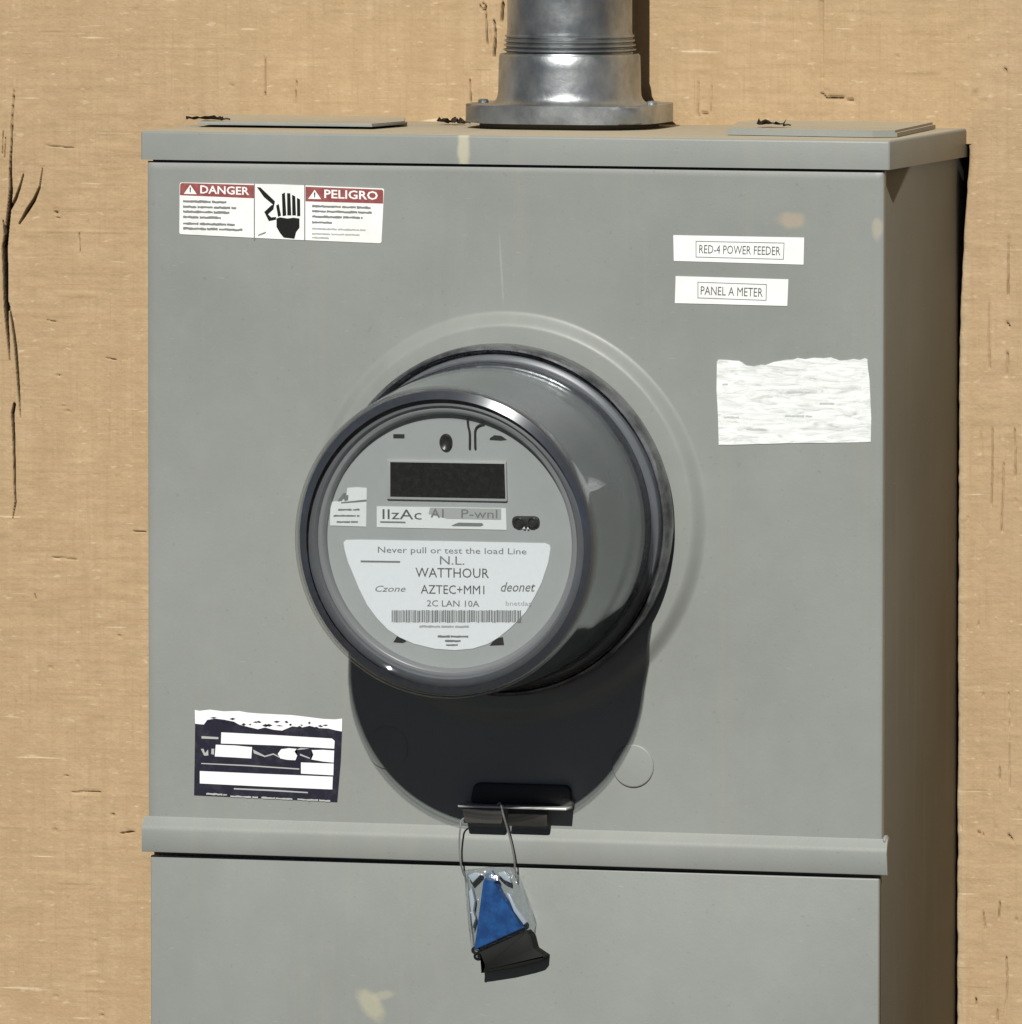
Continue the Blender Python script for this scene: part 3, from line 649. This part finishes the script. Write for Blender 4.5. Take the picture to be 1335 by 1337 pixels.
# clear cover: a shell with real thickness
def two_sided_ior(t, fr, ior):
    geo = t.nodes.new('ShaderNodeNewGeometry'); mp = t.nodes.new('ShaderNodeMapRange')
    mp.inputs[3].default_value = ior; mp.inputs[4].default_value = 1/ior
    t.links.new(geo.outputs['Backfacing'], mp.inputs[0]); t.links.new(mp.outputs[0], fr.inputs[0])
GL = bpy.data.materials.new('clear_polycarbonate'); GL.use_nodes = True; t_ = GL.node_tree; t_.nodes.clear()
o_ = t_.nodes.new('ShaderNodeOutputMaterial'); mx = t_.nodes.new('ShaderNodeMixShader'); tr = t_.nodes.new('ShaderNodeBsdfTransparent'); gl = t_.nodes.new('ShaderNodeBsdfGlossy'); fr = t_.nodes.new('ShaderNodeFresnel')
tr.inputs[0].default_value = (.93,.94,.945,1); gl.inputs['Roughness'].default_value = .045; gl.inputs[0].default_value = (.94,.97,1,1); two_sided_ior(t_, fr, 1.44)
tc = t_.nodes.new('ShaderNodeTexCoord'); nz = t_.nodes.new('ShaderNodeTexNoise'); nz.inputs['Scale'].default_value = 30; nz.inputs['Detail'].default_value = 5
mr = t_.nodes.new('ShaderNodeMapRange'); mr.inputs[3].default_value = .025; mr.inputs[4].default_value = .06
bpn = t_.nodes.new('ShaderNodeBump'); nzb = t_.nodes.new('ShaderNodeTexNoise'); nzb.inputs['Scale'].default_value = 19; nzb.inputs['Detail'].default_value = 2; bpn.inputs['Strength'].default_value = .22; bpn.inputs['Distance'].default_value = .0016
t_.links.new(tc.outputs['Object'], nzb.inputs['Vector']); t_.links.new(nzb.outputs['Fac'], bpn.inputs['Height']); t_.links.new(bpn.outputs[0], gl.inputs['Normal'])
t_.links.new(tc.outputs['Object'], nz.inputs['Vector']); t_.links.new(nz.outputs['Fac'], mr.inputs[0]); t_.links.new(mr.outputs[0], gl.inputs['Roughness'])
t_.links.new(fr.outputs[0], mx.inputs[0]); t_.links.new(tr.outputs[0], mx.inputs[1]); t_.links.new(gl.outputs[0], mx.inputs[2]); dst = t_.nodes.new('ShaderNodeBsdfDiffuse'); dst.inputs[0].default_value = (.46,.45,.42,1); md = t_.nodes.new('ShaderNodeMixShader'); dn_ = t_.nodes.new('ShaderNodeTexNoise'); dn_.inputs['Scale'].default_value = 320; dn_.inputs['Detail'].default_value = 6; dn_.inputs['Roughness'].default_value = .75
dr = t_.nodes.new('ShaderNodeMapRange'); dr.inputs[1].default_value = .48; dr.inputs[2].default_value = .78; dr.inputs[3].default_value = .0; dr.inputs[4].default_value = .025       # film of dust on the plastic
t_.links.new(tc.outputs['Object'], dn_.inputs['Vector']); t_.links.new(dn_.outputs['Fac'], dr.inputs[0]); t_.links.new(dr.outputs[0], md.inputs[0]); t_.links.new(mx.outputs[0], md.inputs[1]); t_.links.new(dst.outputs[0], md.inputs[2]); t_.links.new(md.outputs[0], o_.inputs[0])
outer = [(.0893,.0116),(.0889,.0146),(.0884,.0153),(.0856,.0169),(.0850,.0185),(.0846,.0230),(.0842,.045),(.0826,.075),(.0810,.0960),(.0809,.1010),(.0807,.1050),(.0803,.1080),(.0797,.1098),(.0785,.1108),(.0765,.1119),(.0757,.1123),(.0748,.1126),(.0738,.1119),(.0726,.1108),(.0714,.1101),(.0702,.1098),(.066,.1098),(.030,.1099),(0,.1099)]
inner = [(r-(.0010 if r > .079 else .0003), max(t-(.0004 if r > .083 else .0014), .0116)) for r, t in outer[::-1]]; inner[0] = (0, .1085)
bmo('dome_cover', lathe_bm(outer+inner, 192), GL, mt, 35)
# moulded tick at the bottom and the top of the cover's rim
FP = Plane(-YF, MM)
def fsheet(*a, **k): return sheet(*a, **k)
def fpoly(name, pts, mat, lift=.0002): return flat_poly(name, FP, pts, mat, mt, lift)
bm = prism_bm(round_poly(FP.poly([(506,599.5),(662,602),(663.5,654.5),(506,651.5)]), .0008), -YF-.0016, -YF+.001, .0005)
df = bmo('display_frame', bm, nmat('pale_frame_plastic', (.42,.43,.41), .5), mt)
FP2 = Plane(-YF-.0016, MM)
LCD = nmat('dark_display_glass', (.012,.013,.011), .12); 
sc_ = sheet('display_screen', FP2, [(509.9,603.2),(659,605.6),(660.2,651),(509.9,648.2)], LCD, df, 0, .0002)
DK = nmat('dark_hole', (.015,.015,.014), .6)
sheet('slot', FP, rect(514, 566.7, 528.5, 571.7, .01), DK, mt, 0, .0004); sheet('slot', FP, [(640,572),(646,568),(655,569),(662,574),(655,574.8),(640,574)], DK, mt, 0, .0004)
c = FP(583, 577.5)
bm = lathe_bm([(.0036,0),(.0036,.0010),(.0030,.0016),(.0022,.0012),(.0012,.0006),(0,.0006)], 28)
for v in bm.verts: v.co = Vector((c[0]+v.co.x*.95, -YF+v.co.y, c[1]+v.co.z*1.25))
bmo('face_screw', bm, nmat('dark_screw', (.05,.05,.05), .35, .6), mt, 40)
def wire(pts, r, mat, name): 
    q = [(*FP(*p),) for p in pts]; return bmo(name, tube_bm(smooth_path([(a, -YF-.0006, b) for a, b in q], 4), r, 8), mat, mt, 60)
wire([(611,546),(612,556),(614,566),(614,586)], .0006, DK, 'clip_wire'); wire([(633,553.5),(626,555.5),(621.5,561),(621,572),(621.3,586)], .0006, DK, 'clip_wire')
# left sticker on the face
LW = ink('face_label_white', (.80,.82,.80), .45)
fl = sheet('face_sticker', FP, [(432,655.5),(442,654),(452,651),(454,637),(466,636),(479.3,637),(478.5,687.6),(431.3,686)], LW, mt)
flat_poly('sticker_symbol', FP, [(441,654.5),(449,643.5),(453,643.5),(447,654)], GRY, fl, S1); flat_poly('sticker_symbol', FP, [(449,647),(455.5,646),(455,653),(450.5,654.4)], GRY, fl, S1)
flat_poly('sticker_rule', FP, [(446,655.5),(479,652),(479,654.6),(446,657.2)], GRY, fl, S1)
for k, (y, a_, b_) in enumerate(((665.5,442,470),(673.5,436,470),(681.5,440,468))): word_line(FP, a_, y, b_, 2.0, GRY, fl, S1, .0, 100+k)
# name strip
ns_ = sheet('name_strip', FP, [(492.4,661),(661,663.5),(662,691.8),(492.4,688.3)], LW, mt); 
flat_poly('grey_band', FP, [(562,662.6),(655,664),(655,678.6),(585,677.2),(560,671)], LGR, ns_, S1)
text(FP, 'IIzAc', [(500,664.6),(551,665.3),(551,678.4),(500,677.6)], BLKG, ns_, S1, .0)
text(FP, 'A1', [(563,664),(580,664.3),(580,675.6),(563,675.2)], GRY, ns_, S2, .015); text(FP, 'P-wnl', [(603,664.8),(650,665.4),(650,676.8),(603,676)], GRY, ns_, S2, .0)
flat_poly('strip_rule', FP, [(497,680.3),(530,680.9),(530,683),(497,682.4)], GRY, ns_, S1); flat_poly('strip_rule', FP, [(590,686),(599,682.2),(630,682.8),(632,685.6),(628,687.2),(592,686.8)], GRY, ns_, S1)
# optical port
bm = bmesh.new()
po = bmo('optical_port', prism_bm(round_poly(FP.poly([(669,673.5),(705,674),(705.5,690),(669.5,689.5)]), .003), -YF-.0012, -YF+.001, .0006), DK, mt)
for px in (678.5, 696.5):
    c = FP(px, 681.8); bm = lathe_bm([(.0028,0),(.0028,.0018),(.0021,.0022),(.0019,.0010),(0,.0009)], 24)
    for v in bm.verts: v.co += Vector((c[0], -YF, c[1]))
    bmo('port_lens', bm, nmat('port_lens', (.03,.03,.03), .15), po, 40)
for q in ([(683.5,689.8),(686,687),(687.5,690.2)], [(689,690.2),(690.5,687.4),(692.5,690.4)]): flat_poly('port_tick', FP, q, LW, po, .0016)
# specification label
spec = [(449,708),(452,705),(470,704.6),(580,706.5),(712,709.2),(718,711.5),(719.3,716),(716.5,734),(707.5,761),(698,780),(687,799),(676,811),(665,821.5),(652,832),(638,840.5),(618,846.8),(595,848.9),(568,847),(541,840.5),(522,832),(507,822),(493,807.5),(480,790),(470,770),(462.5,751.7),(455,734),(450.5,718)]
LW2 = ink('spec_label_white', (.83,.86,.86), .42)
sp_ = sheet('spec_label', FP, spec, LW2, mt); sp_['label'] = 'white half-round specification label'
def ft(body, x0, y0, x1, y1, mat=GRY, bold=0.0, sl=.012, shear=0.0): text(FP, body, rect(x0, y0, x1, y1, sl), mat, sp_, S1, bold, shear=shear)
ft('Never pull or test the load Line', 494, 713.6, 688, 724); flat_poly('rule', FP, [(471.5,731.6),(523,732.4),(523,734.6),(471.5,734)], GRY, sp_, S1)
ft('N.L.', 575, 726, 607, 737); ft('WATTHOUR', 543, 741, 639, 753.6, BLKG, .0); ft('AZTEC+MM1', 550, 763.5, 633, 775, BLKG, .0)
ft('Czone', 490.6, 764.5, 530, 772.5, GRY, 0, .0, .3); ft('deonet', 654.6, 760, 699.6, 772.5, GRY, .005, 0, .3); ft('2C LAN 10A', 558, 783.4, 626.5, 791.6, GRY, .005); ft('bnetdas', 661, 784.5, 694, 790.6, LGR)
bars = bmesh.new(); x = 512; rb = random.Random(9)
while x < 680:
    wv = rb.uniform(.7, 2.2)
    bars.faces.new([bars.verts.new((a, -YF-S1, b)) for a, b in FP.poly(rect(x, 796.8+rb.uniform(-.4,.4), min(x+wv, 681), 812.6+rb.uniform(-.6,.6), .0))]); x += wv + rb.uniform(.35, 1.1)
me = bpy.data.meshes.new('barcode'); bars.to_mesh(me); bars.free(); link('barcode', me, GRY, sp_)
for k, (a_, y, b_) in enumerate(((548,818,613),(572,831,612),(581.6,837,602),(583,842,601))): word_line(FP, a_, y, b_, 2.4, GRY if k else LGR, sp_, S1, .005, 120+k)
sheet('index_mark', FP, [(514,838.3),(520,829),(531,837.5),(526,839.4)], DK, mt, 0, .0003); sheet('index_mark', FP, [(640,842.8),(647,833.5),(657,831.8),(658.5,842)], DK, mt, 0, .0003)

# ------------------------------------------------------------------ conduit and hub
GALV = nmat('galvanised_steel', (.42,.43,.44), .34, .86); g = NB(GALV)
c_ = g.ramp(g.noise(1, 5, .65, g.mapped((28, 28, 22))), [(.28, (.17,.18,.185)), (.5, (.31,.33,.335)), (.72, (.50,.53,.54))])
c_ = g.mix(g.math('MULTIPLY', g.ramp(g.noise(140, 4, .7), [(.5, (0,0,0)), (.7, (1,1,1))]), .3), c_, (.19,.185,.17))
g.l(c_, g.b.inputs['Base Color']); g.l(g.ramp(g.noise(70, 4), [(.3, (.30,.30,.30)), (.7, (.50,.50,.50))]), g.b.inputs['Roughness']); g.l(g.bump(g.noise(180, 3), .2, .0008), g.b.inputs['Normal'])
YC = -.048
pc = at(744, 150, YC); zf = zh1 + .0019
cz = empty('conduit', (pc.x, YC, zf)); tag(cz, 'galvanised steel conduit with threaded hub rising from the enclosure top', 'conduit')
zpx = lambda py, y=YC-.033: at(744, py, y).z - zf
bmo('pipe', lathe_bm([(.0331, zpx(72)), (.0331, 1.2-zf)], 96, 'Z'), GALV, cz, 40)
zt0 = zpx(70); zt1 = zpx(46); pr = [(.0345, zt0-.003)]
K = 4
for k in range(K):
    a = zt0 + (zt1-zt0)*k/K; b = zt0 + (zt1-zt0)*(k+1)/K
    pr += [(.0333, a), (.0352-.0003*k, a+(b-a)*.35), (.0352-.0003*k, a+(b-a)*.62), (.0333, b-.0003)]
pr += [(.0332, zt1+.001)]
bmo('threads', lathe_bm(pr, 96, 'Z'), GALV, cz, 30)
zb = zpx(128, YC-.037)
bmo('hub', lathe_bm([(.0340, zt0-.001), (.0366, zt0-.001), (.0374, zt0-.0022), (.0376, zt0-.008), (.0378, zb+.003), (.0381, zb), (.0389, zb-.002), (.0405, zb-.0036), (.0440, zb-.0046)], 96, 'Z'), GALV, cz, 40)
zfl = zb-.0042
def flange(z0, z1, s, bev, name, mat):
    bm = bmesh.new(); q = []; n = 72
    for i in range(n):
        a = 2*math.pi*i/n + .0; c, sn = math.cos(a), math.sin(a); ex = 3.2
        r = s/((abs(c)**ex + abs(sn)**ex)**(1/ex)); q.append((r*c, r*sn*.86))
    lo = [bm.verts.new((a, b, z0)) for a, b in q]; hi = [bm.verts.new((a, b, z1)) for a, b in q]
    bm.faces.new(lo[::-1]); bm.faces.new(hi)
    for i in range(n): bm.faces.new((lo[i], lo[(i+1)%n], hi[(i+1)%n], hi[i]))
    ed = [e_ for e_ in bm.edges if abs(e_.verts[0].co.z-e_.verts[1].co.z) < 1e-7]
    bmesh.ops.bevel(bm, geom=ed, offset=bev, segments=4, profile=.6, affect='EDGES')
    return bmo(name, bm, mat, cz, 50)
flange(.0012, max(zfl, .006), .0525, .0022, 'flange', GALV)
flange(-.0032, .0014, .0455, .0003, 'hub_gasket', nmat('dusty_rubber', (.10,.085,.06), .9))
for sx in (-1, 1):
    bm = lathe_bm([(.0028,0),(.0028,.0012),(.0022,.0019),(0,.0021)], 20, 'Z')
    for v in bm.verts: v.co += Vector((sx*.0465, -.004, max(zfl, .006)))
    bmo('flange_screw', bm, GALV, cz, 40)

# ------------------------------------------------------------------ seal tag hanging from the hasp
def sp3(px, py, o): return at(px, py, -D-o)
sb = sp3(655, 1185, .004); st_ = empty('utility_seal', sb); tag(st_, 'clear plastic wire seal with blue insert and black end, hanging below the meter', 'seal')
LI = Matrix.Translation(-sb)
def seal_part(name, bm, mat, smooth=40):
    bmesh.ops.transform(bm, matrix=LI, verts=bm.verts); return bmo(name, bm, mat, st_, smooth)
WIRE = nmat('seal_wire', (.62,.62,.60), .35, .8)
pts = [sp3(606,1143,.005), sp3(602,1128,.0085), sp3(600,1105,.0095), sp3(601,1084,.0105), sp3(604,1070,.0095), sp3(622,1064,.0082), sp3(644,1058,.0090), sp3(651,1050,.0120), sp3(654,1050,.0158), sp3(658,1066,.0165), sp3(665,1090,.0120), sp3(671,1118,.0095), sp3(674,1146,.005)]
seal_part('wire_loop', tube_bm(smooth_path(pts, 6), .00050, 8), WIRE)
CLR = bpy.data.materials.new('clear_plastic'); CLR.use_nodes = True; t_ = CLR.node_tree; t_.nodes.clear()
o_ = t_.nodes.new('ShaderNodeOutputMaterial'); mx = t_.nodes.new('ShaderNodeMixShader'); tr = t_.nodes.new('ShaderNodeBsdfTransparent'); gl = t_.nodes.new('ShaderNodeBsdfGlossy'); fr = t_.nodes.new('ShaderNodeFresnel')
tr.inputs[0].default_value = (.95,.965,.975,1); gl.inputs['Roughness'].default_value = .16; gl.inputs[0].default_value = (.95,.97,1,1); two_sided_ior(t_, fr, 1.5)
tc = t_.nodes.new('ShaderNodeTexCoord'); nz = t_.nodes.new('ShaderNodeTexNoise'); nz.inputs['Scale'].default_value = 75; nz.inputs['Detail'].default_value = 3; bp = t_.nodes.new('ShaderNodeBump'); bp.inputs['Strength'].default_value = .9; bp.inputs['Distance'].default_value = .005
t_.links.new(tc.outputs['Object'], nz.inputs['Vector']); t_.links.new(nz.outputs['Fac'], bp.inputs['Height']); t_.links.new(bp.outputs[0], gl.inputs['Normal']); t_.links.new(bp.outputs[0], fr.inputs['Normal'])
ad = t_.nodes.new('ShaderNodeMath'); ad.operation = 'ADD'; ad.inputs[1].default_value = .02; t_.links.new(fr.outputs[0], ad.inputs[0])
t_.links.new(ad.outputs[0], mx.inputs[0]); t_.links.new(tr.outputs[0], mx.inputs[1]); t_.links.new(gl.outputs[0], mx.inputs[2]); t_.links.new(mx.outputs[0], o_.inputs[0])
SPL = Plane(-D-.0135)
def seal_prism(name, pts, o0, o1, mat, bev, r=0):
    q = Plane(-D-(o0+o1)/2).poly(pts)
    if r: q = round_poly(q, r)
    return seal_part(name, prism_bm(q, -D-o1, -D-o0, bev), mat)
seal_prism('clear_body', [(608,1136),(640,1133),(668,1131),(678,1150),(698,1206),(692,1216),(655,1229),(624,1242),(617,1236),(612,1190)], .0008, .0088, CLR, .0012, .0012)
BLUE = nmat('blue_plastic', (.012,.085,.30), .35); g = NB(BLUE); g.l(g.ramp(g.noise(160, 3), [(.35, (.006,.045,.16)), (.65, (.012,.085,.26))]), g.b.inputs['Base Color'])
bm = bmesh.new(); P3 = Plane(-D-.005)
fr_ = [bm.verts.new((a, -D-.0074, b)) for a, b in P3.poly([(633,1150),(644,1150),(683,1212),(652,1226),(621,1240)])]
bk_ = [bm.verts.new((a, -D-.0022, b)) for a, b in P3.poly([(631,1147),(646,1147),(684,1213),(652,1228),(620,1241)])]
mid = bm.verts.new((*[ (P3(648,1196))[0]], -D-.0080, P3(648,1196)[1]))
for i in range(5):
    j = (i+1) % 5; bm.faces.new((fr_[i], fr_[j], mid)); bm.faces.new((fr_[i], bk_[i], bk_[j], fr_[j]))
bm.faces.new(bk_[::-1]); bmesh.ops.bevel(bm, geom=bm.edges[:], offset=.0003, segments=2, affect='EDGES')
seal_part('blue_insert', bm, BLUE, 30)
seal_prism('insert_wing', [(634,1142),(643,1137),(652,1150),(640,1153)], .0030, .0064, nmat('slate_blue_plastic', (.10,.15,.24), .4), .0004)
GLINT = nmat('pale_glint_plastic', (.36,.41,.45), .3)  # pale shards added as painted crinkle highlights inside the clear body
for q in ([(613,1164),(617,1158),(621,1176),(619,1189),(622,1199),(618,1212)], [(612,1143),(621,1139),(630,1141),(624,1147),(618,1153)], [(650,1140),(660,1137),(666,1146),(668,1153),(659,1149)], [(662,1166),(667,1168),(674,1184),(689,1204),(685,1208),(672,1190)]):
    seal_prism('crinkle_glint', q, .0022, .0050, GLINT, .0004)
BCAP = nmat('black_plastic', (.010,.0105,.0095), .7, 0, .2)
cap = seal_prism('black_cap', [(627,1243),(655,1230),(690,1214),(697,1222),(701,1238),(716,1248),(711,1254),(698,1258),(672,1264),(640,1269),(630,1270),(634,1260)], .0, .0085, BCAP, .0012, .0008)
rg = [sp3(622+5*math.cos(a), 1241+4*math.sin(a), .005) for a in np.linspace(0, 2*math.pi, 15)]
seal_part('side_eyelet', tube_bm(rg, .0007, 6), BCAP)

# ------------------------------------------------------------------ dry scraps on top of the hood and a splinter on the wall
SCR = nmat('dead_leaf', (.035,.026,.016), .9); g = NB(SCR); g.l(g.ramp(g.noise(300, 3), [(.3, (.02,.015,.01)), (.7, (.075,.055,.032))]), g.b.inputs['Base Color'])
def scrap(pxs, y, z, label, seed, h=.0026, cat='leaf scrap'):
    """a crumpled dry leaf lying on the hood"""
    r = random.Random(seed); x0 = at(pxs[0], 160, y).x; x1 = at(pxs[1], 160, y).x; o = empty('dead_leaf', ((x0+x1)/2, y, z))
    tag(o, label, cat, 'dry scraps lying on the hood'); n = 9; bm = bmesh.new(); rows = []
    for i in range(n+1):
        t = i/n; wd = .0034*math.sin(math.pi*min(max(t, .06), .94))**.6*r.uniform(.6, 1.2); x = (x1-x0)*(t-.5)
        rows.append([bm.verts.new((x + r.uniform(-.0006,.0006), (j-1.5)*wd, .0003 + h*(abs(j-1.5)/1.5)*r.uniform(.1,1) + h*.35*r.random())) for j in range(4)])
    for a, b in zip(rows, rows[1:]):
        for j in range(3): bm.faces.new((a[j], a[j+1], b[j+1], b[j]))
    bmesh.ops.solidify(bm, geom=bm.faces[:], thickness=.0003)
    bl = bmo('leaf_blade', bm, SCR, o, None)
    bmo('leaf_stalk', tube_bm(smooth_path([((x1-x0)*.42, 0, .0008), ((x1-x0)*.56, .001, .0014), ((x1-x0)*.66, .0005, .0010)], 4), .0005, 6), SCR, o, None)
    return o
scrap((243, 292), -.100, zh1+.0030, 'dark crumpled leaf scrap at the far left of the hood', 1)
scrap((988, 1026), -.108, zh1+.0040, 'small black leaf scrap on the right blanking plate', 2, .0034)
scrap((572, 608), -.040, zh1+.0002, 'dark leaf scrap against the conduit flange', 4, .0032)
